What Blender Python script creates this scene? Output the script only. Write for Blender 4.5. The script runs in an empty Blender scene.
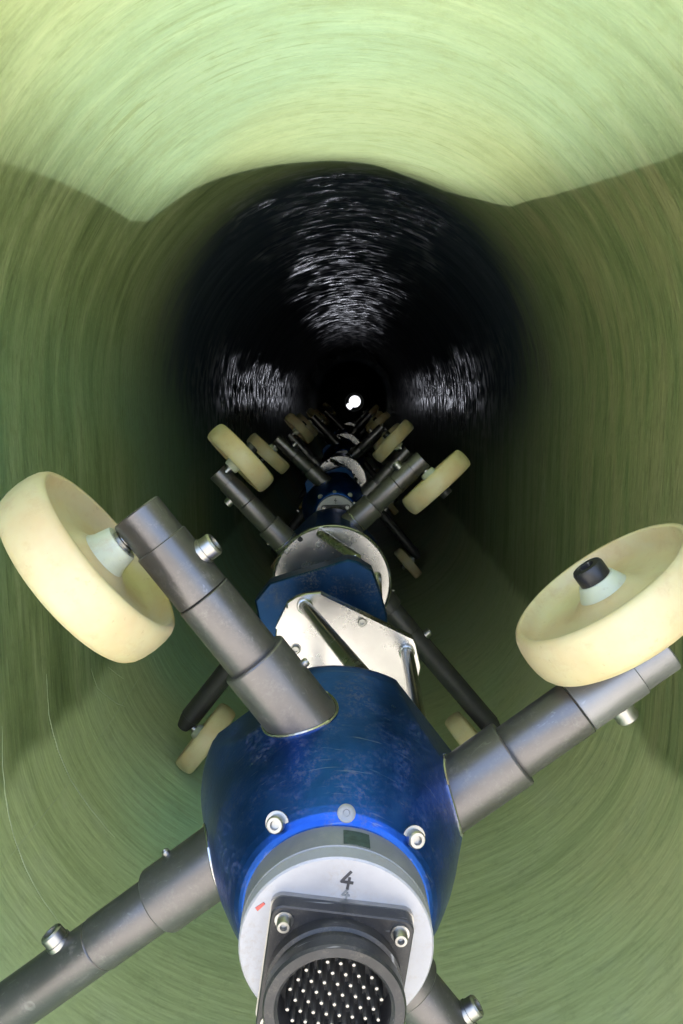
import bpy, math, random
from mathutils import Vector, Matrix, noise
R_ = math.radians
random.seed(4)
scene = bpy.context.scene
col = scene.collection
# the pipe's section: an elliptical crown, upright sides and a rounded invert (z measured from the robots' axis)
PIPE_A, PIPE_Z, PIPE_H, PIPE_ZB, PIPE_B = 0.60, 0.417, 0.615, -0.20, 0.49
PIPE_Y0, PIPE_Y1 = 0.25, 24.0
def half_width(z):
    if z > PIPE_Z: q = 1 - ((z - PIPE_Z) / PIPE_H) ** 2
    elif z < PIPE_ZB: q = 1 - ((PIPE_ZB - z) / PIPE_B) ** 2
    else: return PIPE_A
    return PIPE_A * math.sqrt(q) if q > 0 else -1.0
def section(n, grow=0.0):
    """n points (x, z, normal x, normal z) round the section, clockwise from the crown, evenly spaced"""
    raw = []
    for k in range(400):
        a = math.pi / 2 * k / 400; raw.append((PIPE_A * math.sin(a), PIPE_Z + PIPE_H * math.cos(a)))
    for k in range(200): raw.append((PIPE_A, PIPE_Z + (PIPE_ZB - PIPE_Z) * k / 200))
    for k in range(401):
        a = math.pi / 2 * k / 400; raw.append((PIPE_A * math.cos(a), PIPE_ZB - PIPE_B * math.sin(a)))
    raw = raw + [(-x, z) for x, z in reversed(raw[1:-1])]
    L = [0.0]
    for p, q in zip(raw, raw[1:] + raw[:1]): L.append(L[-1] + math.hypot(q[0] - p[0], q[1] - p[1]))
    out = []; j = 0
    for k in range(n):
        d = L[-1] * k / n
        while L[j + 1] < d: j += 1
        p, q = raw[j], raw[(j + 1) % len(raw)]
        f = (d - L[j]) / max(1e-9, L[j + 1] - L[j])
        x, z = p[0] + (q[0] - p[0]) * f, p[1] + (q[1] - p[1]) * f
        tx, tz = q[0] - p[0], q[1] - p[1]; m_ = math.hypot(tx, tz)
        nx, nz = -tz / m_, tx / m_
        out.append((x + nx * grow, z + nz * grow, nx, nz))
    return out

# ------------------------------------------------------------------ camera
F = 769.0
cam_d = bpy.data.cameras.new('camera')
cam = bpy.data.objects.new('camera', cam_d)
col.objects.link(cam)
cam_d.sensor_fit = 'VERTICAL'
cam_d.sensor_height = 36.0
cam_d.lens = F / 1024 * 36.0
cam_d.clip_start = 0.02
cam_d.clip_end = 500
cam.location = (0.0115, 0, 0.417)
cam.rotation_euler = (math.pi / 2 - math.atan(115 / F), 0, math.atan(11 / F))
scene.camera = cam

# ------------------------------------------------------------------ light
SUN_EL, SUN_AZ = 86.0, 180.0
world = bpy.data.worlds.new('World')
scene.world = world
world.use_nodes = True
nt = world.node_tree
bg = nt.nodes['Background']
sky = nt.nodes.new('ShaderNodeTexSky')
sky.sky_type = 'NISHITA'
sky.sun_disc = False
sky.sun_elevation = R_(SUN_EL)
sky.sun_rotation = R_(SUN_AZ)
sky.dust_density = 2.0
nt.links.new(sky.outputs[0], bg.inputs[0])
bg.inputs[1].default_value = 0.15
sun_d = bpy.data.lights.new('sun', 'SUN')
sun_d.energy = 5.0
sun_d.angle = R_(20)
sun_d.color = (1.0, 0.96, 0.88)
sun = bpy.data.objects.new('sun', sun_d)
col.objects.link(sun)
sun.rotation_euler = (R_(-(90 - SUN_EL)), 0, 0)
scene.view_settings.view_transform = 'Standard'
scene.view_settings.look = 'None'
scene.view_settings.exposure = 2.5
scene.view_settings.gamma = 1.0
scene.render.engine = 'CYCLES'
scene.cycles.use_denoising = True
scene.cycles.max_bounces = 7
scene.cycles.diffuse_bounces = 4
scene.cycles.glossy_bounces = 4
scene.cycles.transmission_bounces = 4
scene.cycles.sample_clamp_indirect = 8.0

# ------------------------------------------------------------------ materials
def nmat(name):
    m = bpy.data.materials.new(name)
    m.use_nodes = True
    t = m.node_tree
    return m, t, t.nodes['Principled BSDF']

def N(t, kind, **kw):
    n = t.nodes.new(kind)
    for k, v in kw.items():
        if k.startswith('i_'):
            n.inputs[k[2:].replace('_', ' ')].default_value = v
        else:
            setattr(n, k, v)
    return n

def math_n(t, op, a, b=None, c=None, clamp=False):
    n = t.nodes.new('ShaderNodeMath'); n.operation = op; n.use_clamp = clamp
    for i, v in enumerate((a, b, c)):
        if v is None: continue
        if isinstance(v, (int, float)): n.inputs[i].default_value = v
        else: t.links.new(v, n.inputs[i])
    return n.outputs[0]

def ramp(t, fac, stops):
    n = t.nodes.new('ShaderNodeValToRGB')
    el = n.color_ramp.elements
    el[0].position, el[0].color = stops[0][0], tuple(stops[0][1]) + (1,)
    el[1].position, el[1].color = stops[-1][0], tuple(stops[-1][1]) + (1,)
    for p, c in stops[1:-1]:
        e = el.new(p); e.color = tuple(c) + (1,)
    t.links.new(fac, n.inputs[0])
    return n.outputs[0]

def mix(t, fac, a, b, blend='MIX'):
    n = t.nodes.new('ShaderNodeMix'); n.data_type = 'RGBA'; n.blend_type = blend
    for v, s in ((fac, n.inputs[0]), (a, n.inputs[6]), (b, n.inputs[7])):
        if isinstance(v, (int, float)): s.default_value = v
        elif isinstance(v, tuple): s.default_value = v + (1,) if len(v) == 3 else v
        else: t.links.new(v, s)
    return n.outputs[2]

def noise_tex(t, vec, scale, detail=3, rough=0.55, dist=0.0):
    n = t.nodes.new('ShaderNodeTexNoise')
    n.inputs['Scale'].default_value = scale; n.inputs['Detail'].default_value = detail
    n.inputs['Roughness'].default_value = rough; n.inputs['Distortion'].default_value = dist
    t.links.new(vec, n.inputs['Vector'])
    return n.outputs[0]

def combine(t, x, y, z):
    n = t.nodes.new('ShaderNodeCombineXYZ')
    for i, v in enumerate((x, y, z)):
        if isinstance(v, (int, float)): n.inputs[i].default_value = v
        else: t.links.new(v, n.inputs[i])
    return n.outputs[0]

def bump(t, h, strength, dist, normal=None):
    n = t.nodes.new('ShaderNodeBump')
    n.inputs['Strength'].default_value = strength; n.inputs['Distance'].default_value = dist
    t.links.new(h, n.inputs['Height'])
    if normal is not None: t.links.new(normal, n.inputs['Normal'])
    return n.outputs[0]

def mat_pipe():
    m, t, b = nmat('green_fibreglass')
    tc = N(t, 'ShaderNodeTexCoord')
    sx = N(t, 'ShaderNodeSeparateXYZ'); t.links.new(tc.outputs['Object'], sx.inputs[0])
    X, Y, Z = sx.outputs
    zz = math_n(t, 'SUBTRACT', Z, PIPE_Z)
    rr = math_n(t, 'SQRT', math_n(t, 'ADD', math_n(t, 'MULTIPLY', X, X), math_n(t, 'MULTIPLY', zz, zz)))
    cx = math_n(t, 'DIVIDE', X, rr); cz = math_n(t, 'DIVIDE', zz, rr)      # angle as a seamless pair
    P = tc.outputs['Object']
    def cyl(ka, ky): return combine(t, math_n(t, 'MULTIPLY', cx, ka), math_n(t, 'MULTIPLY', Y, ky), math_n(t, 'MULTIPLY', cz, ka))
    streak = noise_tex(t, cyl(1.8, 19), 1.0, 4, 0.62, 0.3)
    fine = noise_tex(t, cyl(19, 75), 1.0, 3, 0.7, 0.0)
    mat_ = noise_tex(t, P, 26, 4, 0.75)
    blotch = noise_tex(t, P, 2.3, 2, 0.55)
    blotch2 = noise_tex(t, P, 1.1, 1, 0.5)
    weave = noise_tex(t, P, 120, 2, 0.7)
    hair = noise_tex(t, cyl(6, 125), 1.0, 1, 0.5)
    def sm(x, a, b_):
        n = N(t, 'ShaderNodeMapRange'); n.interpolation_type = 'SMOOTHSTEP'
        n.inputs['From Min'].default_value = a; n.inputs['From Max'].default_value = b_
        t.links.new(x, n.inputs['Value']); return n.outputs[0]
    g = ramp(t, streak, [(0.32, (0.155, 0.20, 0.085)), (0.5, (0.275, 0.33, 0.155)), (0.68, (0.42, 0.46, 0.245))])
    # bluer resin low on the left, dried brown silt on the right flank and in streaks
    cool = math_n(t, 'MULTIPLY', sm(math_n(t, 'MULTIPLY_ADD', cx, -1.0, math_n(t, 'MULTIPLY', cz, -.8)), .5, 1.2), sm(blotch2, .35, .6))
    g = mix(t, math_n(t, 'MULTIPLY', cool, .7), g, (0.17, 0.30, 0.185))
    warm = math_n(t, 'MULTIPLY', sm(math_n(t, 'MULTIPLY_ADD', blotch, .9, math_n(t, 'MULTIPLY', cx, .16)), .42, .62), sm(streak, .35, .62))
    g = mix(t, math_n(t, 'MULTIPLY', warm, .55), g, (0.31, 0.265, 0.13))
    g = mix(t, math_n(t, 'MULTIPLY', sm(fine, .52, .32), 0.20), g, (0.11, 0.135, 0.055))
    g = mix(t, math_n(t, 'MULTIPLY', sm(weave, .52, .74), 0.30), g, (0.40, 0.42, 0.28))
    g = mix(t, math_n(t, 'MULTIPLY', sm(mat_, .50, .70), .30), g, (0.15, 0.18, 0.075))
    hl = math_n(t, 'MULTIPLY', sm(hair, .62, .68), sm(blotch, .35, .6))
    g = mix(t, math_n(t, 'MULTIPLY', hl, .4), g, (0.09, 0.11, 0.045))
    # the invert below the tide line is cleaner, paler and smoother than the streaked sides
    tide = sm(math_n(t, 'ADD', Z, math_n(t, 'MULTIPLY_ADD', streak, .10, math_n(t, 'MULTIPLY', blotch, .06))), -.155, -.205)
    clean = mix(t, sm(blotch2, .35, .65), (0.60, 0.67, 0.36), (0.52, 0.66, 0.40))
    clean = mix(t, math_n(t, 'MULTIPLY', sm(math_n(t, 'MULTIPLY_ADD', cx, .35, blotch), .45, .85), .7), clean, (0.66, 0.64, 0.34))
    clean = mix(t, math_n(t, 'MULTIPLY', sm(fine, .5, .3), .16), clean, (0.33, 0.41, 0.20))
    clean = mix(t, math_n(t, 'MULTIPLY', sm(noise_tex(t, P, 9, 3, .65), .52, .72), .35), clean, (0.62, 0.66, 0.44))
    clean = mix(t, math_n(t, 'MULTIPLY', cool, .65), clean, (0.36, 0.64, 0.44))
    clean = mix(t, math_n(t, 'MULTIPLY', sm(streak, .50, .30), .40), clean, (0.36, 0.43, 0.20))
    clean = mix(t, math_n(t, 'MULTIPLY', sm(mat_, .50, .70), .30), clean, (0.34, 0.39, 0.19))
    g = mix(t, math_n(t, 'MULTIPLY', tide, .85), g, clean)
    # deeper in, blue-black shade is painted into the wall colour: first the crown, then the sides, last the invert
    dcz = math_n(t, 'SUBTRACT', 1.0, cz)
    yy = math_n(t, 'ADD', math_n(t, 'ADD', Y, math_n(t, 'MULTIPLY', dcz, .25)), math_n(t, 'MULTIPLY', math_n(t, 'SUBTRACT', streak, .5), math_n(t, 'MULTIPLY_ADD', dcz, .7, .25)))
    deep_shade = math_n(t, 'DIVIDE', math_n(t, 'SUBTRACT', yy, 2.07), math_n(t, 'MULTIPLY_ADD', dcz, 1.0, .22), clamp=True)
    deep_shade = math_n(t, 'MULTIPLY', sm(deep_shade, 0.0, 1.0), math_n(t, 'MULTIPLY_ADD', sm(cz, -.75, .15), .55, .45))
    g = mix(t, math_n(t, 'MULTIPLY', deep_shade, .93), g, ramp(t, streak, [(0.3, (0.014, 0.020, 0.056)), (0.7, (0.036, 0.048, 0.090))]))
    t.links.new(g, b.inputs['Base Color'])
    # the painted-dark wall is glossy on the crown and flanks
    edge = noise_tex(t, cyl(5, 3), 1.0, 2, .6)
    crown = sm(math_n(t, 'MULTIPLY_ADD', edge, .45, cz), 1.02, 1.26)
    flank = math_n(t, 'MULTIPLY', sm(math_n(t, 'MULTIPLY_ADD', edge, .22, math_n(t, 'ABSOLUTE', cx)), 1.00, 1.10), sm(Y, 2.4, 4.2))
    gl = math_n(t, 'MULTIPLY', math_n(t, 'MULTIPLY', math_n(t, 'MULTIPLY', math_n(t, 'MAXIMUM', crown, flank), math_n(t, 'SUBTRACT', 1.0, sm(Y, 5.0, 11.0))), deep_shade), sm(noise_tex(t, cyl(7, 22), 1.0, 2, .6), .42, .58))
    rg = math_n(t, 'MULTIPLY_ADD', streak, -.3, .55)
    rg = math_n(t, 'MULTIPLY_ADD', deep_shade, .36, rg)
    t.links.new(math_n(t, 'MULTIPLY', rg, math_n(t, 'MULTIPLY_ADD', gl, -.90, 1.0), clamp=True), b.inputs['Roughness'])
    t.links.new(math_n(t, 'ADD', math_n(t, 'MULTIPLY_ADD', deep_shade, -.31, .33), math_n(t, 'MULTIPLY', gl, .5)), b.inputs['Specular IOR Level'])
    # winding relief: bands of the wound glass, broken into short lengths
    w1 = noise_tex(t, cyl(7, 42), 1.0, 2, 0.6, 0.0)
    hh = math_n(t, 'MULTIPLY_ADD', fine, .28, w1)
    nb = bump(t, hh, 0.7, 0.0034)
    t.links.new(nb, b.inputs['Normal'])
    tr = N(t, 'ShaderNodeBsdfTranslucent')
    tcol = mix(t, math_n(t, 'MULTIPLY', ramp(t, fine, [(0.3, (1, 1, 1)), (0.55, (0, 0, 0))]), 0.3), (0.88, 0.97, 0.45), (0.50, 0.62, 0.20))
    tcol = mix(t, ramp(t, blotch2, [(0.4, (0, 0, 0)), (0.62, (1, 1, 1))]), tcol, (0.70, 1.0, 0.60))
    tcol = mix(t, math_n(t, 'MULTIPLY', ramp(t, streak, [(0.3, (1, 1, 1)), (0.55, (0, 0, 0))]), 0.35), tcol, (0.66, 0.78, 0.36))
    tcol = mix(t, math_n(t, 'MULTIPLY', sm(mat_, .46, .70), .30), tcol, (0.58, 0.70, 0.30))
    tcol = mix(t, math_n(t, 'MULTIPLY', hl, .45), tcol, (0.45, 0.55, 0.2))
    tcol = mix(t, math_n(t, 'MULTIPLY', sm(weave, .54, .70), .25), tcol, (0.55, 0.66, 0.3))
    t.links.new(tcol, tr.inputs['Color']); t.links.new(nb, tr.inputs['Normal'])
    ms = N(t, 'ShaderNodeMixShader'); t.links.new(math_n(t, 'MULTIPLY_ADD', deep_shade, -0.052, 0.065), ms.inputs[0])
    t.links.new(b.outputs[0], ms.inputs[1]); t.links.new(tr.outputs[0], ms.inputs[2])
    t.links.new(ms.outputs[0], t.nodes['Material Output'].inputs['Surface'])
    return m

def simple(name, colr, rough=0.5, metal=0.0, var=0.25, vscale=30, dirt=None, dirt_amt=0.0, dirt_scale=25, bmp=0.0, bscale=200, spec=0.5, scratch=0.0):
    m, t, b = nmat(name)
    tc = N(t, 'ShaderNodeTexCoord'); P = tc.outputs['Object']
    n1 = noise_tex(t, P, vscale, 4, 0.6)
    c0 = tuple(x * (1 - var) for x in colr); c1 = tuple(min(1, x * (1 + var)) for x in colr)
    c = ramp(t, n1, [(0.3, c0), (0.7, c1)])
    rgh = math_n(t, 'MULTIPLY_ADD', n1, 0.25, rough - 0.12)
    if dirt:
        d1 = noise_tex(t, P, dirt_scale, 6, 0.7, 0.4)
        d2 = noise_tex(t, P, max(220, dirt_scale * 7), 4, 0.75)
        fac = math_n(t, 'MULTIPLY', math_n(t, 'MULTIPLY', ramp(t, d1, [(0.46, (0, 0, 0)), (0.70, (1, 1, 1))]), ramp(t, d2, [(0.46, (0, 0, 0)), (0.62, (1, 1, 1))])), dirt_amt)
        c = mix(t, fac, c, dirt)
        rgh = math_n(t, 'MULTIPLY_ADD', fac, 0.35, rgh, clamp=True)
        if metal > 0:
            t.links.new(math_n(t, 'MULTIPLY_ADD', fac, -metal, metal, clamp=True), b.inputs['Metallic'])
    if metal > 0 and not dirt: b.inputs['Metallic'].default_value = metal
    if scratch > 0:
        mp = N(t, 'ShaderNodeMapping'); t.links.new(P, mp.inputs[0])
        mp.inputs['Rotation'].default_value = (0.5, 0.9, 0.3); mp.inputs['Scale'].default_value = (14, 240, 60)
        s1 = noise_tex(t, mp.outputs[0], 1.0, 2, 0.5, 1.2)
        sf = math_n(t, 'MULTIPLY', ramp(t, s1, [(0.66, (0, 0, 0)), (0.72, (1, 1, 1))]), scratch)
        c = mix(t, sf, c, (0.62, 0.62, 0.62))
    t.links.new(c, b.inputs['Base Color'])
    t.links.new(rgh, b.inputs['Roughness'])
    b.inputs['Specular IOR Level'].default_value = spec
    if bmp > 0:
        t.links.new(bump(t, noise_tex(t, P, bscale, 3, 0.6), bmp, 0.002), b.inputs['Normal'])
    return m

M = {}
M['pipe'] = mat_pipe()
M['blue'] = simple('blue_anodised_metal', (0.012, 0.062, 0.285), 0.31, 0.92, 0.45, 8, (0.11, 0.095, 0.075), 0.7, 16, 0.10, 300, 0.5, 0.10)
M['block'] = simple('teal_blue_metal', (0.010, 0.042, 0.115), 0.42, 0.85, 0.4, 10, (0.14, 0.13, 0.11), 0.6, 18, 0.06, 300)
M['tube'] = simple('grey_tube', (0.135, 0.128, 0.128), 0.34, 0.8, 0.12, 14, (0.24, 0.22, 0.20), 0.5, 40, 0.06, 500, 0.5, 0.12)
M['tube_light'] = simple('light_grey_tube', (0.26, 0.255, 0.26), 0.42, 0.7, 0.10, 14, (0.3, 0.28, 0.26), 0.3, 60, 0.06, 500, 0.5, 0.2)
M['steel'] = simple('stainless_steel', (0.46, 0.45, 0.435), 0.24, 1.0, 0.08, 12, (0.34, 0.31, 0.27), 0.14, 18, 0.012, 120, 0.5, 0.0)
M['bolt'] = simple('bolt_steel', (0.36, 0.355, 0.34), 0.34, 1.0, 0.1, 60)
M['plate'] = simple('brushed_aluminium', (0.34, 0.34, 0.36), 0.42, 0.25, 0.06, 40, (0.30, 0.25, 0.17), 0.8, 22, 0.05, 300)
M['ringgrey'] = simple('grey_ring_metal', (0.23, 0.235, 0.245), 0.42, 0.4, 0.1, 40, (0.4, 0.36, 0.3), 0.4, 50)
M['black'] = simple('black_metal', (0.022, 0.022, 0.024), 0.36, 0.2, 0.3, 40, (0.16, 0.14, 0.11), 0.45, 70, 0.05, 400, 0.5, 0.3)
M['dark'] = simple('dark_recess', (0.012, 0.012, 0.013), 0.6)
M['blackarm'] = simple('black_tube', (0.035, 0.034, 0.034), 0.42, 0.2, 0.2, 20, (0.12, 0.11, 0.09), 0.3, 50)
M['ink'] = simple('black_ink', (0.03, 0.03, 0.035), 0.6)
M['inkgrey'] = simple('faded_ink', (0.15, 0.16, 0.165), 0.6)
M['red'] = simple('red_mark', (0.5, 0.09, 0.07), 0.5)
M['label'] = simple('dark_green_label', (0.035, 0.055, 0.045), 0.5, 0.0, 0.5, 200)
M['strand'] = simple('pale_glass_strand', (0.42, 0.47, 0.33), 0.4)
M['soil'] = simple('soil', (0.33, 0.315, 0.285), 0.9, 0, 0.3, 3)

def mat_nylon(name, base, stain):
    m, t, b = nmat(name)
    tc = N(t, 'ShaderNodeTexCoord'); P = tc.outputs['Object']
    n1 = noise_tex(t, P, 14, 4, 0.6); n2 = noise_tex(t, P, 120, 4, 0.65); n3 = noise_tex(t, P, 48, 5, 0.7)
    c = mix(t, math_n(t, 'MULTIPLY', ramp(t, n1, [(0.36, (0, 0, 0)), (0.66, (1, 1, 1))]), 0.85), base, stain)
    c = mix(t, math_n(t, 'MULTIPLY', ramp(t, n3, [(0.54, (0, 0, 0)), (0.76, (1, 1, 1))]), 0.5), c, (0.42, 0.28, 0.15))
    c = mix(t, math_n(t, 'MULTIPLY', ramp(t, n2, [(0.64, (0, 0, 0)), (0.72, (1, 1, 1))]), 0.35), c, (0.28, 0.19, 0.11))
    t.links.new(c, b.inputs['Base Color'])
    t.links.new(math_n(t, 'MULTIPLY_ADD', n1, 0.3, 0.28), b.inputs['Roughness'])
    b.inputs['Subsurface Weight'].default_value = 0.3
    b.inputs['Subsurface Radius'].default_value = (0.02, 0.016, 0.006)
    b.inputs['Subsurface Scale'].default_value = 0.6
    t.links.new(bump(t, n2, 0.12, 0.002), b.inputs['Normal'])
    return m
M['nylon'] = mat_nylon('cream_nylon', (0.53, 0.475, 0.275), (0.52, 0.385, 0.205))
M['hub'] = mat_nylon('pale_nylon_hub', (0.53, 0.56, 0.46), (0.50, 0.52, 0.38))

# ------------------------------------------------------------------ mesh helpers
class MB:
    def __init__(s): s.v, s.f = [], []
    def add(s, vs, fs):
        o = len(s.v); s.v += [tuple(v) for v in vs]; s.f += [tuple(i + o for i in f) for f in fs]; return s
    def lathe(s, prof, org=(0, 0, 0), axis=(0, 0, 1), seg=32, closed=False):
        """prof: (radius, along) pairs; closed profiles loop back on themselves"""
        a = Vector(axis).normalized(); u = a.orthogonal().normalized(); w = a.cross(u); o = Vector(org)
        vs, fs = [], []
        n = len(prof)
        for r, h in prof:
            for k in range(seg):
                th = 2 * math.pi * k / seg
                vs.append(o + a * h + (u * math.cos(th) + w * math.sin(th)) * max(r, 1e-5))
        for i in range(n if closed else n - 1):
            j = (i + 1) % n
            for k in range(seg):
                l = (k + 1) % seg
                fs.append((i * seg + k, i * seg + l, j * seg + l, j * seg + k))
        if not closed:
            if prof[0][0] > 1e-4: fs.append(tuple(range(seg - 1, -1, -1)))
            if prof[-1][0] > 1e-4: fs.append(tuple((n - 1) * seg + k for k in range(seg)))
        return s.add(vs, fs)
    def rod(s, p0, p1, r, seg=20, bev=0.0015):
        p0, p1 = Vector(p0), Vector(p1); L = (p1 - p0).length
        b = min(bev, r * .4)
        return s.lathe([(r - b, 0), (r, b), (r, L - b), (r - b, L)], p0, p1 - p0, seg)
    def prism(s, poly, y0, y1):
        """poly: (x, z) outline, extruded along y"""
        n = len(poly)
        vs = [(x, y0, z) for x, z in poly] + [(x, y1, z) for x, z in poly]
        fs = [tuple(range(n)), tuple(range(2 * n - 1, n - 1, -1))] + [(i, i + n, (i + 1) % n + n, (i + 1) % n) for i in range(n)]
        return s.add(vs, fs)
    def bevel_prism(s, poly, y0, y1, b):
        """prism with chamfered front and back edges"""
        c = Vector((sum(p[0] for p in poly) / len(poly), sum(p[1] for p in poly) / len(poly)))
        def inset(p): q = Vector(p); d = (c - q); return tuple(q + d.normalized() * b)
        rings = [([inset(p) for p in poly], y0), (poly, y0 + b), (poly, y1 - b), ([inset(p) for p in poly], y1)]
        n = len(poly); vs = [(x, y, z) for pl, y in rings for x, z in pl]; fs = []
        for i in range(3):
            fs += [(i * n + k, (i + 1) * n + k, (i + 1) * n + (k + 1) % n, i * n + (k + 1) % n) for k in range(n)]
        fs += [tuple(range(n)), tuple(range(4 * n - 1, 3 * n - 1, -1))]
        return s.add(vs, fs)
    def stroke(s, a, b, w, y0, y1):
        a, b = Vector(a), Vector(b); d = (b - a).normalized(); n = Vector((-d.y, d.x)) * w / 2; e = d * w / 3
        return s.prism([a - n - e, b - n + e, b + n + e, a + n - e], y0, y1)
    def mesh(s, name, mat, angle=32):
        me = bpy.data.meshes.new(name); me.from_pydata(s.v, [], s.f); me.validate(); me.update()
        import bmesh
        bm = bmesh.new(); bm.from_mesh(me); bmesh.ops.recalc_face_normals(bm, faces=bm.faces); bm.to_mesh(me); bm.free()
        me.polygons.foreach_set('use_smooth', [True] * len(me.polygons))
        me.set_sharp_from_angle(angle=R_(angle))
        me.materials.append(mat)
        return me

def put(name, me, parent=None, loc=(0, 0, 0), rot=(0, 0, 0), label=None):
    o = bpy.data.objects.new(name, me); col.objects.link(o)
    o.location = loc; o.rotation_euler = rot
    if parent: o.parent = parent
    if label: o['label'] = label
    return o

CACHE = {}
def cached(key, fn):
    if key not in CACHE: CACHE[key] = fn()
    return CACHE[key]

# ------------------------------------------------------------------ the pipe
def sstep(a, b, x):
    t = max(0, min(1, (x - a) / (b - a))); return t * t * (3 - 2 * t)
def ring_mesh(y0, y1, g0, g1, n=120):
    """the pipe's section as a solid band between two offsets and two stations"""
    a, b = section(n, g0), section(n, g1)
    vs = [(p[0], y, p[1]) for pts, y in ((a, y0), (b, y0), (b, y1), (a, y1)) for p in pts]
    return MB().add(vs, [(i * n + k, i * n + (k + 1) % n, ((i + 1) % 4) * n + (k + 1) % n, ((i + 1) % 4) * n + k) for i in range(4) for k in range(n)])
def pipe_length(name, ya, yb, grow, mat):
    seg = 252
    sec = section(seg, grow)
    ys = []
    y = ya
    while y < yb:
        ys.append(y)
        y += 0.012 if y < 8 else (0.025 if y < 13 else .2)
    ys.append(yb)
    v, f = [], []
    for y in ys:
        for px, pz, nx, nz in sec:
            th = math.atan2(px, pz - PIPE_Z)
            c, s = math.cos(th), math.sin(th)
            n1 = noise.noise(Vector((c * 1.3 + 7, y * 9.0, s * 1.3)))
            n2 = noise.noise(Vector((px * 2.2, y * 2.1 + 3, pz * 2.2)))
            d = 0.0007 * n1 + 0.0020 * n2
            # resin ridges left standing along the crown and, farther in, along both flanks
            m_ = max(sstep(.66, .93, c), sstep(.84, .97, abs(s)) * sstep(2.6, 4.2, y) * .8)
            m_ *= sstep(1.9, 2.4, y) * (1 - sstep(15, 20, y))
            if m_ > 0:
                pt = sstep(-.25, .35, noise.noise(Vector((c * 6 + 3, y * 1.2, s * 6))))
                rd = .7 * noise.noise(Vector((c * 3.2, y * 13.0, s * 3.2 + 9))) + .45 * noise.noise(Vector((c * 8, y * 26.0, s * 8 + 2)))
                d -= 0.0050 * m_ * (.25 + .75 * pt) * rd
            v.append((px + nx * d, y, pz + nz * d))
    for i in range(len(ys) - 1):
        for k in range(seg):
            l = (k + 1) % seg
            f.append((i * seg + k, i * seg + l, (i + 1) * seg + l, (i + 1) * seg + k))
    me = bpy.data.meshes.new(name); me.from_pydata(v, [], f); me.update()
    me.polygons.foreach_set('use_smooth', [True] * len(me.polygons))
    me.materials.append(mat)
    return put(name, me)
def build_pipe():
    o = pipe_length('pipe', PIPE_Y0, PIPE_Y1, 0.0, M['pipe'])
    o['label'] = 'green fibreglass pipe round the robots, crown lit through by daylight, shade painted into its colour deeper in'
    o['category'] = 'pipe'
    put('rim', ring_mesh(PIPE_Y0 - .004, PIPE_Y0 + .03, .001, .014).mesh('rim', M['pipe']), o)
    # pale strands of glass lying proud of the wall: (z, y) along the left side, and one seam along the pipe
    for rad, pts in ((.0012, ((-.13, 1.462), (-.214, 1.462), (-.269, 1.470), (-.359, 1.473), (-.44, 1.480), (-.49, 1.478))),
                     (.0012, ((-.15, 1.262), (-.247, 1.251), (-.348, 1.226), (-.43, 1.208), (-.48, 1.20))),
                     (.0009, ((-.21, 1.715), (-.267, 1.738), (-.341, 1.82), (-.36, 1.85))),
                     (.0009, ((-.249, 1.831), (-.31, 1.909))),
                     (.0007, ((-.354, 1.147), (-.362, 1.471))), (.0006, ((-.3615, 1.476), (-.353, 1.804), (-.342, 2.081)))):
        m = MB(); P = []
        for i in range(len(pts) - 1):
            for q in range(8 if i < len(pts) - 2 else 9):
                z = pts[i][0] + (pts[i + 1][0] - pts[i][0]) * q / 8; yy = pts[i][1] + (pts[i + 1][1] - pts[i][1]) * q / 8
                wob = .0022 * noise.noise(Vector((z * 40, yy * 9, rad * 5000)))
                P.append(Vector((-half_width(z) + .0014, yy + wob, z + (wob if rad < .0008 else 0))))
        for i in range(len(P) - 1):
            w = .35 + .65 * math.sin(math.pi * (i + .5) / (len(P) - 1)); w *= .55 + .8 * abs(noise.noise(Vector((i * .37, rad * 9000, 1))))
            m.rod(P[i], P[i + 1], rad * w, 5, 0)
        put('glass_strand', m.mesh('glass_strand', M['strand']), o)
    return o
pipe = build_pipe()

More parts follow.
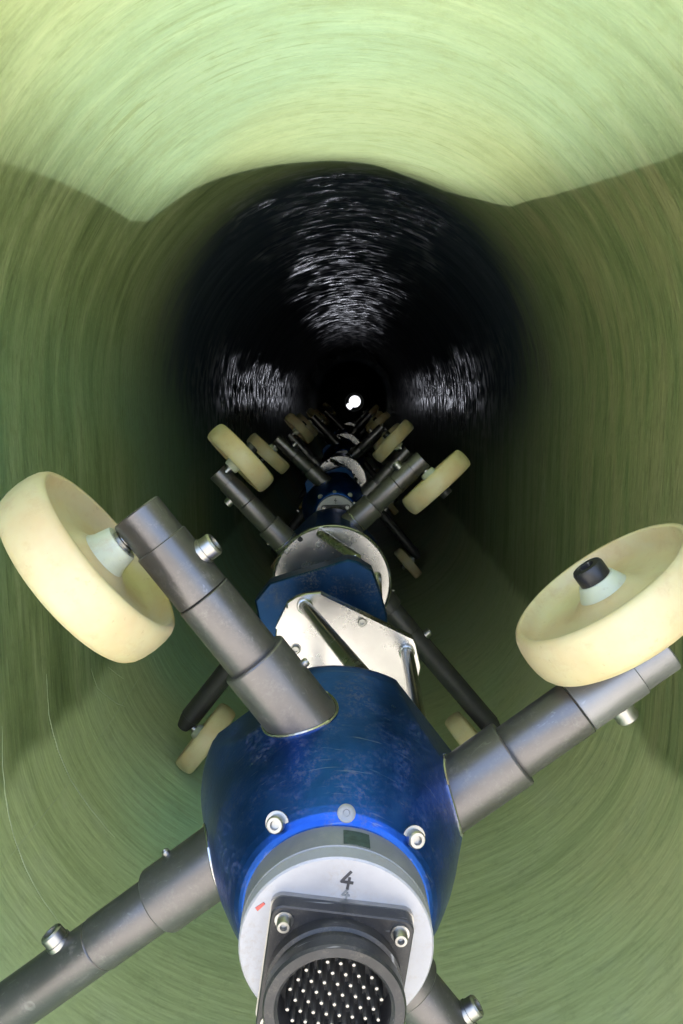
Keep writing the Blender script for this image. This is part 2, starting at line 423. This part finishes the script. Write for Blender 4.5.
# soil round the pipe: a box of ground with a slot over the near crown of the pipe and a pit at its mouth
def build_ground():
    TOP = 1.45
    yb = PIPE_Y0 - .01
    hole = [(-.54, yb), (-.52, .8), (-.499, 1.168), (-.486, 1.315), (-.476, 1.529), (-.470, 1.824), (-.416, 1.876), (-.352, 1.918), (-.246, 2.024), (-.126, 2.108), (-.023, 2.14),
            (.084, 2.165), (.141, 2.20), (.197, 2.21), (.28, 2.20), (.393, 2.013), (.41, 1.867), (.439, 1.685), (.465, 1.46), (.491, 1.191), (.52, .8), (.54, yb)]
    sm_ = [hole[0]]
    for a, b in zip(hole, hole[1:]):
        sm_ += [(a[0] * .75 + b[0] * .25, a[1] * .75 + b[1] * .25), (a[0] * .25 + b[0] * .75, a[1] * .25 + b[1] * .75)]
    hole = sm_ + [hole[-1]]
    m = MB()
    n = len(hole)
    ye = PIPE_Y1 - .02
    outer = [(9, yb), (9, ye), (-9, ye), (-9, yb)]
    m.add([(x, y, TOP) for x, y in hole + outer], [tuple(range(n + 4))])
    vs = [(x, y, TOP) for x, y in hole] + [(x, y, PIPE_Z + (PIPE_H + .012) * math.sqrt(1 - (x / (PIPE_A + .012)) ** 2)) for x, y in hole]
    m.add(vs, [(i, i + 1, i + 1 + n, i + n) for i in range(n - 1)])
    m.add([(x, y, z) for z in (TOP, -1.4) for x, y in outer], [(0, 1, 5, 4), (2, 3, 7, 6), (4, 5, 6, 7)])
    for y in (yb, ye):                                   # head walls with the pipe passing through
        K = 72; vs = []; zc = .17
        for x, z, nx, nz in section(K, .015):
            vs.append((x, y, z))
            c, s = x, z - zc
            q = max(abs(c) / 9, s / (TOP - zc) if s > 0 else -s / (zc + 1.4))
            vs.append((c / q, y, zc + s / q))
        m.add(vs, [(2 * k, 2 * k + 1, (2 * k + 3) % (2 * K), (2 * k + 2) % (2 * K)) for k in range(K)])
    m.add([(-2.2, yb, -.75), (2.2, yb, -.75), (2.2, -3.2, -.75), (-2.2, -3.2, -.75), (-4, yb, TOP), (4, yb, TOP), (4, -5, TOP), (-4, -5, TOP)],
          [(0, 1, 2, 3), (1, 5, 6, 2), (3, 7, 4, 0), (2, 6, 7, 3)])
    o = put('ground', m.mesh('ground', M['soil'])); o['kind'] = 'structure'
    return o
build_ground()

# an unseen flat board is added to keep sky light out of the far end
def build_lamp():
    bd = put('end_blocker', MB().prism([(p[0], p[1]) for p in section(72, .012)], PIPE_Y1 - .3, PIPE_Y1 - .27).mesh('end_blocker', M['dark']))
    bd['label'] = 'added dark board keeping sky light out of the far end of the pipe'; bd['category'] = 'board'
    r = bpy.data.objects.new('work_lamp', None); col.objects.link(r)
    y, x, z = 13.6, 0.04, 0.33
    fz = PIPE_ZB - PIPE_B * math.sqrt(1 - (.25 / PIPE_A) ** 2)
    r.location = (x, y, fz)
    r['label'] = 'lit work lamp, the bright white spot deep in the pipe'; r['category'] = 'lamp'
    h = z - fz
    put('housing', MB().lathe([(.0, .16), (.10, .16), (.165, .06), (.175, -.02), (.160, -.02), (.150, .0)], (0, 0, h), (0, 1, 0), 40).mesh('housing', M['black']), r)
    m, t, b = nmat('lamp_lens')
    b.inputs['Emission Color'].default_value = (.92, .93, 1, 1); b.inputs['Emission Strength'].default_value = 0.32
    put('lens', MB().lathe([(.0, -.004), (.10, -.001), (.112, .005), (.112, .02), (0, .02)], (.01, 0, h + .01), (0, 1, 0), 40).mesh('lens', m), r)
    put('lens', MB().lathe([(.0, -.006), (.05, -.003), (.058, .003), (.058, .02), (0, .02)], (-.085, -.004, h - .075), (0, 1, 0), 30).mesh('lens', m), r)
    put('post', MB().rod((0, .10, 0.02), (0, .10, h - .08), .02).mesh('post', M['blackarm']), r)
    for sx in (-1, 1):
        put('foot', MB().rod((0, .10, .06), (sx * .25, .10, .012), .014).mesh('foot', M['blackarm']), r)
    ld = bpy.data.lights.new('lamp_light', 'SPOT'); ld.energy = 0.7; ld.color = (.84, .87, 1.0)
    ld.spot_size = R_(23); ld.spot_blend = 1.0; ld.shadow_soft_size = .10
    lo = bpy.data.objects.new('lamp_light', ld); col.objects.link(lo); lo.parent = r
    lo.location = (0, -.15, h); lo.rotation_euler = (R_(-90), 0, 0)
build_lamp()

# ------------------------------------------------------------------ robot parts
E_OFF = 0.043          # sideways offset of an arm from the radial line
BODY_PROF = [(.0740, .5745), (.0768, .5750), (.0800, .5768), (.0840, .5805), (.0878, .5860), (.0915, .5930), (.0960, .6030), (.1005, .6145), (.106, .629), (.112, .648), (.119, .674), (.126, .700), (.134, .730), (.1395, .752), (.141, .764), (.1395, .772)]
A_FLAT = .126
def weld_curve(x):
    P = []
    for k in range(41):
        a = 2 * math.pi * k / 40
        px, py = x + .0345 * math.cos(a), .70 + .0345 * math.sin(a)
        r = .14
        for (r0, y0), (r1, y1) in zip(BODY_PROF, BODY_PROF[1:]):
            if y0 <= py <= y1: r = r0 + (r1 - r0) * (py - y0) / (y1 - y0)
        P.append(Vector((px, py - .70, min(A_FLAT, math.sqrt(max(r * r - px * px, .0001))) + .0006)))
    m = MB()
    for a, b in zip(P, P[1:]): m.rod(a, b + (b - a) * .1, .0017, 6, 0)
    return m.mesh('weld_ring', M['steel'])
def arm_meshes(sgn, tip, black, cone, weld=False, light=False, nut=False):
    """arm along local +Z, offset along local X by sgn*E_OFF; returns dict name -> mesh"""
    x = sgn * E_OFF
    k = (sgn, round(tip, 3), black, cone, weld, light, nut)
    def make():
        A = (x, 0, 0); ax = (0, 0, 1)
        d = {}
        mt = M['blackarm'] if black else M['tube']
        ml = M['blackarm'] if black else M['tube_light']
        jn = .2605
        d['arm'] = MB().lathe([(.026, .14), (.0272, .142), (.0272, jn - .001), (.0264, jn)], A, ax, 40).mesh('arm', mt)
        d['base_sleeve'] = MB().lathe([(.033, .085), (.0335, .09), (.0335, .1825), (.0325, .184), (.0265, .1842)], A, ax, 40).mesh('base_sleeve', mt)
        if not black and weld:
            d['weld_ring'] = weld_curve(x)
        elif not black:
            d['weld_ring'] = MB().lathe([(.0330, .1235), (.0352, .1240), (.0354, .1258), (.0338, .1275)], A, ax, 40, True).mesh('weld_ring', M['steel'])
        b = tip - .037
        d['outer_sleeve'] = MB().lathe([(.0255, jn + .0007), (.0264, jn + .0017), (.0264, b - .0008), (.0256, b), (.023, b + .0002)], A, ax, 40).mesh('outer_sleeve', ml if light else mt)
        if cone:
            d['end_tube'] = MB().lathe([(.0245, b - .01), (.0245, tip - .03), (.016, tip - .002), (.013, tip)], A, ax, 36).mesh('end_tube', mt)
        else:
            d['end_tube'] = MB().lathe([(.0245, b - .01), (.0245, tip - .0015), (.023, tip), (.021, tip), (.021, tip - .004)], A, ax, 36).mesh('end_tube', ml if light else mt)
        zb = .293
        s = sgn
        d['bolt'] = MB().lathe([(.0128, -.002), (.0128, .003), (.0115, .0032), (.0115, .0125), (.0100, .0145), (.0066, .0147), (.0060, .0090), (.0, .0088)], (x + s * .0255, 0, zb), (s, 0, 0), 22).mesh('bolt', M['bolt'])
        if nut:
            d['nut'] = MB().lathe([(.0125, -.002), (.0125, .003), (.0112, .0032), (.0112, .0125), (.0098, .0145), (.0064, .0147), (.0058, .0090), (.0, .0088)], (x - s * .0265, 0, .245), (-s, 0, 0), 22).mesh('nut', M['bolt'])
        d['set_screw'] = MB().lathe([(.0042, -.003), (.0042, .003), (.0034, .0042), (.002, .0042), (.0016, .003)], (x + s * .0335, 0.004, .150), (s, 0, 0), 14).mesh('set_screw', M['bolt'])
        return d
    return cached(('arm',) + k, make)

WH_R = 0.098
AX_OFF = 0.0655        # wheel centre to arm centre, along the axle
def wheel_meshes(sgn):
    """wheel centred at the local origin, axle along X; -sgn side carries the cap screw, +sgn side faces the arm"""
    def make():
        d = {}
        R = WH_R
        half = [(R, 0.0), (R - .0008, .011), (R - .0026, .0185), (R - .0055, .0235), (R - .0085, .0252), (R - .0108, .0252), (R - .0125, .0235),
                (R - .0145, .0160), (R - .0185, .0095), (R - .027, .0066), (.048, .0060), (.038, .0075), (.030, .0125), (.025, .0155), (.020, .0155)]
        prof = half + [(r, -h) for r, h in reversed(half[1:])]
        d['wheel'] = MB().lathe(prof, (0, 0, 0), (1, 0, 0), 96, True).mesh('wheel', M['nylon'], 50)
        hub = [(.0095, -.028 if sgn > 0 else -.036), (.0175, -.028 if sgn > 0 else -.036), (.0185, -.0265 if sgn > 0 else -.0345), (.0215, -.021), (.0255, -.0135), (.0255, .0135), (.0215, .021), (.0185, .0345 if sgn > 0 else .0265), (.0175, .036 if sgn > 0 else .028), (.0095, .036 if sgn > 0 else .028)]
        d['hub'] = MB().lathe(hub, (0, 0, 0), (1, 0, 0), 36, True).mesh('hub', M['hub'], 40)
        s = -sgn
        cap = [(.0, -.004), (.0142, -.004), (.0155, -.0025), (.0155, .0115), (.0140, .014), (.0080, .0142), (.0075, .0075), (.0, .007)]
        d['cap_screw'] = MB().lathe(cap, (s * .029, 0, 0), (s, 0, 0), 26).mesh('cap_screw', M['black'])
        s = sgn
        d['axle'] = MB().lathe([(.0085, -.024), (.0085, .034), (.0115, .0345), (.0115, .039), (.0085, .0395), (.0085, .062)], (0, 0, 0), (s, 0, 0), 24).mesh('axle', M['bolt'])
        return d
    return cached(('wheel', sgn), make)

def wheel_reach(phi, sgn, off=(0, 0)):
    """radial distance of the axle at which the wheel just touches the pipe wall"""
    xw = sgn * (E_OFF - AX_OFF)
    a = R_(phi)
    def clear(z):
        for dx, r in ((-.0285, WH_R - .006), (0, WH_R), (.0285, WH_R - .006)):
            zz, xx = z + r, xw + dx
            px = zz * math.cos(a) + xx * math.sin(a) + off[0]; pz = zz * math.sin(a) - xx * math.cos(a) + off[1]
            if abs(px) > half_width(pz) - .0045: return False
        return True
    lo, hi = .2, .9
    for _ in range(40):
        mid = (lo + hi) / 2
        if clear(mid): lo = mid
        else: hi = mid
    return lo

def add_arm(root, y, phi, sgn, reach=.345, black=False, cone=False, off=(0, 0), toe=0, weld=False, light=False, nut=False):
    tip = reach + .015
    rot = (0, R_(90 - phi), 0)
    am = arm_meshes(sgn, tip, black, cone, weld, light, nut)
    a = put('arm', am['arm'], root, (off[0], y, off[1]), rot)
    for k, me in am.items():
        if k != 'arm': put(k, me, a)
    wm = wheel_meshes(sgn)
    rm = Matrix.Rotation(R_(90 - phi), 3, 'Y')
    c = rm @ Vector((sgn * (E_OFF - AX_OFF), 0, reach)) + Vector((off[0], y, off[1]))
    w = put('wheel', wm['wheel'], root, c, (rm @ Matrix.Rotation(R_(toe), 3, 'Z')).to_euler())
    for k, me in wm.items():
        if k != 'wheel': put(k, me, w)

def flat_lathe(prof, flats, seg=144, sub=6):
    """lathe about +Y with flats cut where the arms are fixed: (angle, distance)"""
    P = []
    for i in range(len(prof) - 1):
        (r0, y0), (r1, y1) = prof[i], prof[i + 1]
        for q in range(sub): P.append((r0 + (r1 - r0) * q / sub, y0 + (y1 - y0) * q / sub))
    P.append(prof[-1])
    vs, fs = [], []
    for r, y in P:
        for k in range(seg):
            th = 2 * math.pi * k / seg
            x, z = r * math.cos(th), r * math.sin(th)
            for ang, dist in flats:
                c, s = math.cos(R_(ang)), math.sin(R_(ang))
                d = x * c + z * s
                if d > dist: x -= (d - dist) * c; z -= (d - dist) * s
            vs.append((x, y, z))
    n = len(P)
    for i in range(n - 1):
        for k in range(seg):
            l = (k + 1) % seg
            fs.append((i * seg + k, i * seg + l, (i + 1) * seg + l, (i + 1) * seg + k))
    fs.append(tuple(range(seg - 1, -1, -1))); fs.append(tuple((n - 1) * seg + k for k in range(seg)))
    return MB().add(vs, fs)

def rounded_square(h, r, cz=0, n=6):
    out = []
    for cx, cy, a0 in ((h - r, h - r, 0), (-h + r, h - r, 90), (-h + r, -h + r, 180), (h - r, -h + r, 270)):
        for q in range(n + 1):
            a = R_(a0 + 90 * q / n); out.append((cx + r * math.cos(a), cz + cy + r * math.sin(a)))
    return out

def cap_bolt(r, h):
    return [(r * 1.35, 0), (r * 1.35, h * .18), (r, h * .2), (r, h * .85), (r * .85, h), (r * .52, h), (r * .45, h * .62), (0, h * .6)]

def module_a(root, y0, roll, root_off=(0, 0)):
    """the driven end: connector, blue body and four arms; y0 is the arms' plane minus 0.70, roll clockwise degrees"""
    Y = y0
    rz = (0, R_(roll), 0)
    def body():
        prof = BODY_PROF
        return flat_lathe(prof, [(45 + 90 * k, A_FLAT) for k in range(4)]).mesh('body', M['blue'], 24)
    b = put('body', cached('bodyA', body), root, (0, Y, 0), rz)
    # bolts and plug on the shoulder
    for ang, r, yy in ((131, .0872, .5835), (51, .0872, .5835), (311, .0872, .5835), (231, .0872, .5835)):
        nrm = Vector((math.cos(R_(ang)) * .35, -.93, math.sin(R_(ang)) * .35))
        me = cached(('shb', ang), lambda: MB().lathe(cap_bolt(.0072, .010), (r * math.cos(R_(ang)), yy + .001, r * math.sin(R_(ang))), nrm, 24).mesh('bolt', M['bolt']))
        put('bolt', me, b)
    me = cached('plug', lambda: MB().lathe([(.0075, -.003), (.0075, .0008), (.0062, .0016), (.003, .0016), (.0026, .0005), (0, .0004)], (-.003, .5805, .0835), (0, -.72, .69), 24).mesh('plug', M['ringgrey']))
    put('plug', me, b)
    rg = put('ring', cached('ringA', lambda: MB().lathe([(.070, .5475), (.0745, .5475), (.0755, .5485), (.0755, .576), (.07, .576)], (0, 0, 0), (0, 1, 0), 96, True).mesh('ring', M['ringgrey'])), root, (0, Y, 0), rz)
    def lbl():
        m = MB(); n = 8; vs = []
        for r in (.0752, .0760):
            for yy in (.5505, .5690):
                for k in range(n + 1):
                    a = R_(85.5 - 8 + 16 * k / n); vs.append((r * math.cos(a), yy, r * math.sin(a)))
        q = n + 1; fs = []
        for k in range(n):
            fs += [(2 * q + k, 2 * q + k + 1, 3 * q + k + 1, 3 * q + k), (2 * q + k, k, k + 1, 2 * q + k + 1)]
        return m.add(vs, fs).mesh('label_plate', M['label'])
    put('label_plate', cached('lblA', lbl), rg)
    fp = put('face_plate', cached('faceA', lambda: MB().lathe([(.0, .5325), (.0737, .5325), (.075, .5340), (.075, .5470), (.0, .5470)], (0, 0, 0), (0, 1, 0), 96).mesh('face_plate', M['plate'])), root, (0, Y, 0), rz)
    # the hand-written figure 4, and a fainter one under it
    def four(cx, cz, h, mat):
        m = MB(); w = h * .15
        m.stroke((cx + h * .12, cz + h * .5), (cx - h * .32, cz - h * .12), w, .5319, .5328)
        m.stroke((cx - h * .32, cz - h * .12), (cx + h * .30, cz - h * .14), w, .53185, .5328)
        m.stroke((cx + h * .10, cz + h * .12), (cx + h * .06, cz - h * .5), w, .5318, .5328)
        return m.mesh('figure', mat)
    put('figure', cached('four1', lambda: four(.0005, .0575, .0135, M['ink'])), fp)
    put('figure', cached('four2', lambda: four(.001, .0462, .0085, M['inkgrey'])), fp)
    put('red_mark', cached('redm', lambda: MB().prism([(-.0655, .026), (-.060, .031), (-.0585, .030), (-.0635, .0235)], .5318, .5328).mesh('red_mark', M['red'])), fp)
    cz = -.0125
    fl = put('flange', cached('flA', lambda: MB().bevel_prism(rounded_square(.0535, .009, cz), .5165, .5325, .0012).mesh('flange', M['black'])), root, (0, Y, 0), rz)
    put('gasket', cached('gkA', lambda: MB().prism(rounded_square(.0545, .0095, cz), .5280, .5330).mesh('gasket', M['bolt'])), fl)
    for sx in (-1, 1):
        for sz in (-1, 1):
            put('bolt', cached(('flb', sx, sz), lambda: MB().lathe(cap_bolt(.0052, .0095), (sx * .0432, .5168, cz + sz * .0432), (0, -1, 0), 24).mesh('bolt', M['bolt'])), fl)
    cn = put('connector', cached('cnA', lambda: MB().lathe([(.0500, .517), (.0505, .506), (.0480, .5045), (.0480, .499), (.0505, .4975), (.0512, .487), (.0498, .4845), (.0430, .4845), (.0405, .487), (.0400, .5155)], (0, 0, cz), (0, 1, 0), 80, True).mesh('connector', M['black'])), root, (0, Y, 0), rz)
    put('insert', cached('inA', lambda: MB().lathe([(.0, .512), (.0402, .512), (.0402, .516), (.0, .516)], (0, 0, cz), (0, 1, 0), 64).mesh('insert', M['dark'])), cn)
    i = 0
    for a in range(-5, 6):
        for c in range(-5, 6):
            px = (a + .5 * (c % 2)) * .0094; pz = c * .0082
            if math.hypot(px, pz) > .0355: continue
            put('pin', cached('pin', lambda: MB().lathe([(.0018, 0), (.0018, -.020), (.0012, -.0212), (.0, -.0213)], (0, .5125, 0), (0, 1, 0), 10).mesh('pin', M['bolt'])), cn, (px, 0, cz + pz))
    for k in range(4 if root.location.y < 1 else 2):
        phi = 45 + 90 * k - roll
        reach = .345 if k < 2 else wheel_reach(phi % 360, 1, root_off)
        add_arm(root, Y + .70, phi, 1, reach, toe=(-4, 6, 10, -10)[k], weld=True, light=(k == 0 and root.location.y < 1), nut=(k == 3))

def polyz(pts): return pts
def module_b(root, y0, roll, root_off=(0, 0), off=(0, 0), mid=0.0):
    """the trailing end: rods, steel yoke plate, blue block with two legs, steel disc, rear body with four arms"""
    Y = y0
    # link rods from the body to the yoke plate
    yk = put('yoke_plate', cached('yk', lambda: MB().bevel_prism([(-.128, -.03), (-.124, .017), (-.105, .055), (-.088, .066), (-.071, .0715), (-.045, .074), (.120, -.009), (.1265, -.023), (.136, -.066), (.128, -.11), (.07, -.13), (-.07, -.13), (-.12, -.09)], 1.33, 1.345, .002).mesh('yoke_plate', M['steel'], 20)), root, (mid, Y, 0))
    put('bolt', cached('ykb', lambda: MB().lathe(cap_bolt(.0075, .009), (.029, 1.3305, .0205), (0, -1, 0), 24).mesh('bolt', M['bolt'])), yk)
    put('bolt', cached('ykb2', lambda: MB().lathe(cap_bolt(.0075, .009), (-.09, 1.3305, -.03), (0, -1, 0), 24).mesh('bolt', M['bolt'])), yk)
    # folded lips of the yoke along its upper edges
    def lip(a, b, dep):
        a, b = Vector(a), Vector(b); d = (b - a).normalized(); n = Vector((d.y, -d.x)) * .004
        return MB().prism([a, b, b + n, a + n], 1.331 - dep, 1.3305)
    put('lip', cached('lip1', lambda: lip((-.0445, .0738), (.1195, -.0090), .018).mesh('lip', M['steel'])), yk)
    put('lip', cached('lip3', lambda: lip((-.1237, .0172), (-.1053, .0545), .03).mesh('lip', M['steel'])), yk)
    for key, p0, p1, r in (('r1', (-.074, 1.329, .050), (.052, .768, .072), .0115), ('r2', (.1095, 1.329, -.036), (.088, .768, -.045), .0118), ('r3', (-.05, 1.329, -.09), (-.06, .768, -.08), .0115)):
        def mk():
            m = MB(); m.rod(p0, p1, r, 24)
            d = (Vector(p1) - Vector(p0)).normalized()
            m.lathe([(r + .0025, 0), (r + .0025, .008), (r, .0095)], Vector(p0), d, 24)
            return m.mesh('link_rod', M['steel'])
        put('link_rod', cached(key, mk), root, (mid, Y, 0))
    put('block', cached('blk', lambda: MB().bevel_prism([(-.178, .015), (-.149, .0506), (.007, .099), (.027, .0949), (.057, .0759), (.074, .03), (.086, -.0145), (.09, -.07), (.05, -.115), (-.08, -.125), (-.16, -.08)], 1.49, 1.545, .004).mesh('block', M['block'], 20)), root, (mid, Y, 0))
    put('core', cached('core', lambda: MB().lathe([(.05, 1.346), (.05, 1.49)], (-.03, 0, -.03), (0, 1, 0), 32).mesh('core', M['blackarm'])), root, (mid, Y, 0))
    for key, p0, p1 in (('r4', (-.0506, 1.716, .112), (.03, 1.59, .080)), ('r5', (.0795, 1.716, .013), (.075, 1.59, -.05)), ('r6', (-.06, 1.716, -.08), (-.05, 1.59, -.07))):
        put('link_rod', cached(key, lambda: MB().rod(p0, p1, .0105, 20).mesh('link_rod', M['steel'])), root, (mid, Y, 0))
    # steel disc with its raised edge
    dc = put('disc', cached('dc', lambda: MB().lathe([(.0, 1.716), (.131, 1.716), (.131, 1.712), (.1345, 1.7105), (.136, 1.712), (.136, 1.726), (.0, 1.726)], (0, 0, 0), (0, 1, 0), 96).mesh('disc', M['steel'])), root, (off[0], Y, off[1]))
    for x, z in ((-.0711, .1031), (.0703, .0333)):
        put('hole', cached(('hole', x), lambda: MB().lathe([(.0, .0), (.0058, .0), (.0058, .001), (0, .001)], (x, 1.7152, z), (0, 1, 0), 20).mesh('hole', M['dark'])), dc)
    for x, z in ((-.1025, .075), (.0472, .077), (-.03, .09), (.105, -.01)):
        put('bolt', cached(('dcb', x), lambda: MB().lathe(cap_bolt(.0055, .006), (x, 1.7165, z), (0, -1, 0), 20).mesh('bolt', M['bolt'])), dc)
    def body():
        prof = [(.122, 1.7265), (.126, 1.731), (.128, 1.78), (.128, 2.03), (.124, 2.05), (.10, 2.075), (.07, 2.09)]
        return flat_lathe(prof, [(45 + 90 * k, .115) for k in range(4)], 96, 4).mesh('rear_body', M['blue'], 24)
    put('rear_body', cached('bodyB', body), root, (off[0], Y, off[1]), (0, R_(roll), 0))
    put('coupling_pin', cached('cpin', lambda: MB().lathe([(.03, 2.088), (.032, 2.09), (.032, 2.20), (.022, 2.21)], (0, 0, 0), (0, 1, 0), 28).mesh('coupling_pin', M['blackarm'])), root, (off[0], Y, off[1]))
    for k in range(2):
        add_arm(root, Y + 1.90, 45 + 90 * k - roll, -1, (.335, .352)[k], off=off, toe=(-8, 11)[k])
    # two long black legs down to the invert
    ro = (root_off[0] + off[0] - (.04 if root.location.y < 1 else 0), root_off[1] + off[1])
    add_arm(root, Y + 1.90, 310, -1, wheel_reach(310, -1, ro), True, True, off=off, toe=-6)
    add_arm(root, Y + 1.90, 232, 1, wheel_reach(232, 1, ro), True, True, off=off, toe=6)

LABELS = ['nearest blue wheeled pipe robot, with pin connector facing out and figure 4 on its plate',
          'second wheeled pipe robot, directly behind the nearest one',
          'third wheeled pipe robot, behind the second, small in the dark pipe',
          'farthest wheeled pipe robot, tiny before the bright lamp deep in the pipe']
ROLLS = [(8, 2), (-2, 1), (2, -2), (-1, 2), (1, 0)]
ROOTS = [(0, 0), (-.05, -.02), (-.05, -.01), (-.03, 0), (0, 0)]
BENDS = [(0, -.005), (0, 0), (0, 0), (0, 0), (0, 0)]
for i in range(4):
    r = bpy.data.objects.new('pipe_robot', None); col.objects.link(r)
    r.empty_display_size = .1
    r.location = (ROOTS[i][0], 2.3 * i, ROOTS[i][1])
    if i == 0:                           # the near robot stands slightly askew in the pipe
        r.rotation_euler = (0, 0, R_(1.7)); r.location.x = .53 * math.sin(R_(1.7))
    r['label'] = LABELS[i]; r['category'] = 'robot'; r['group'] = 'pipe robots standing in line'
    module_a(r, 0, ROLLS[i][0], ROOTS[i])
    module_b(r, 0, ROLLS[i][1], ROOTS[i], BENDS[i], .024 if i == 0 else 0)
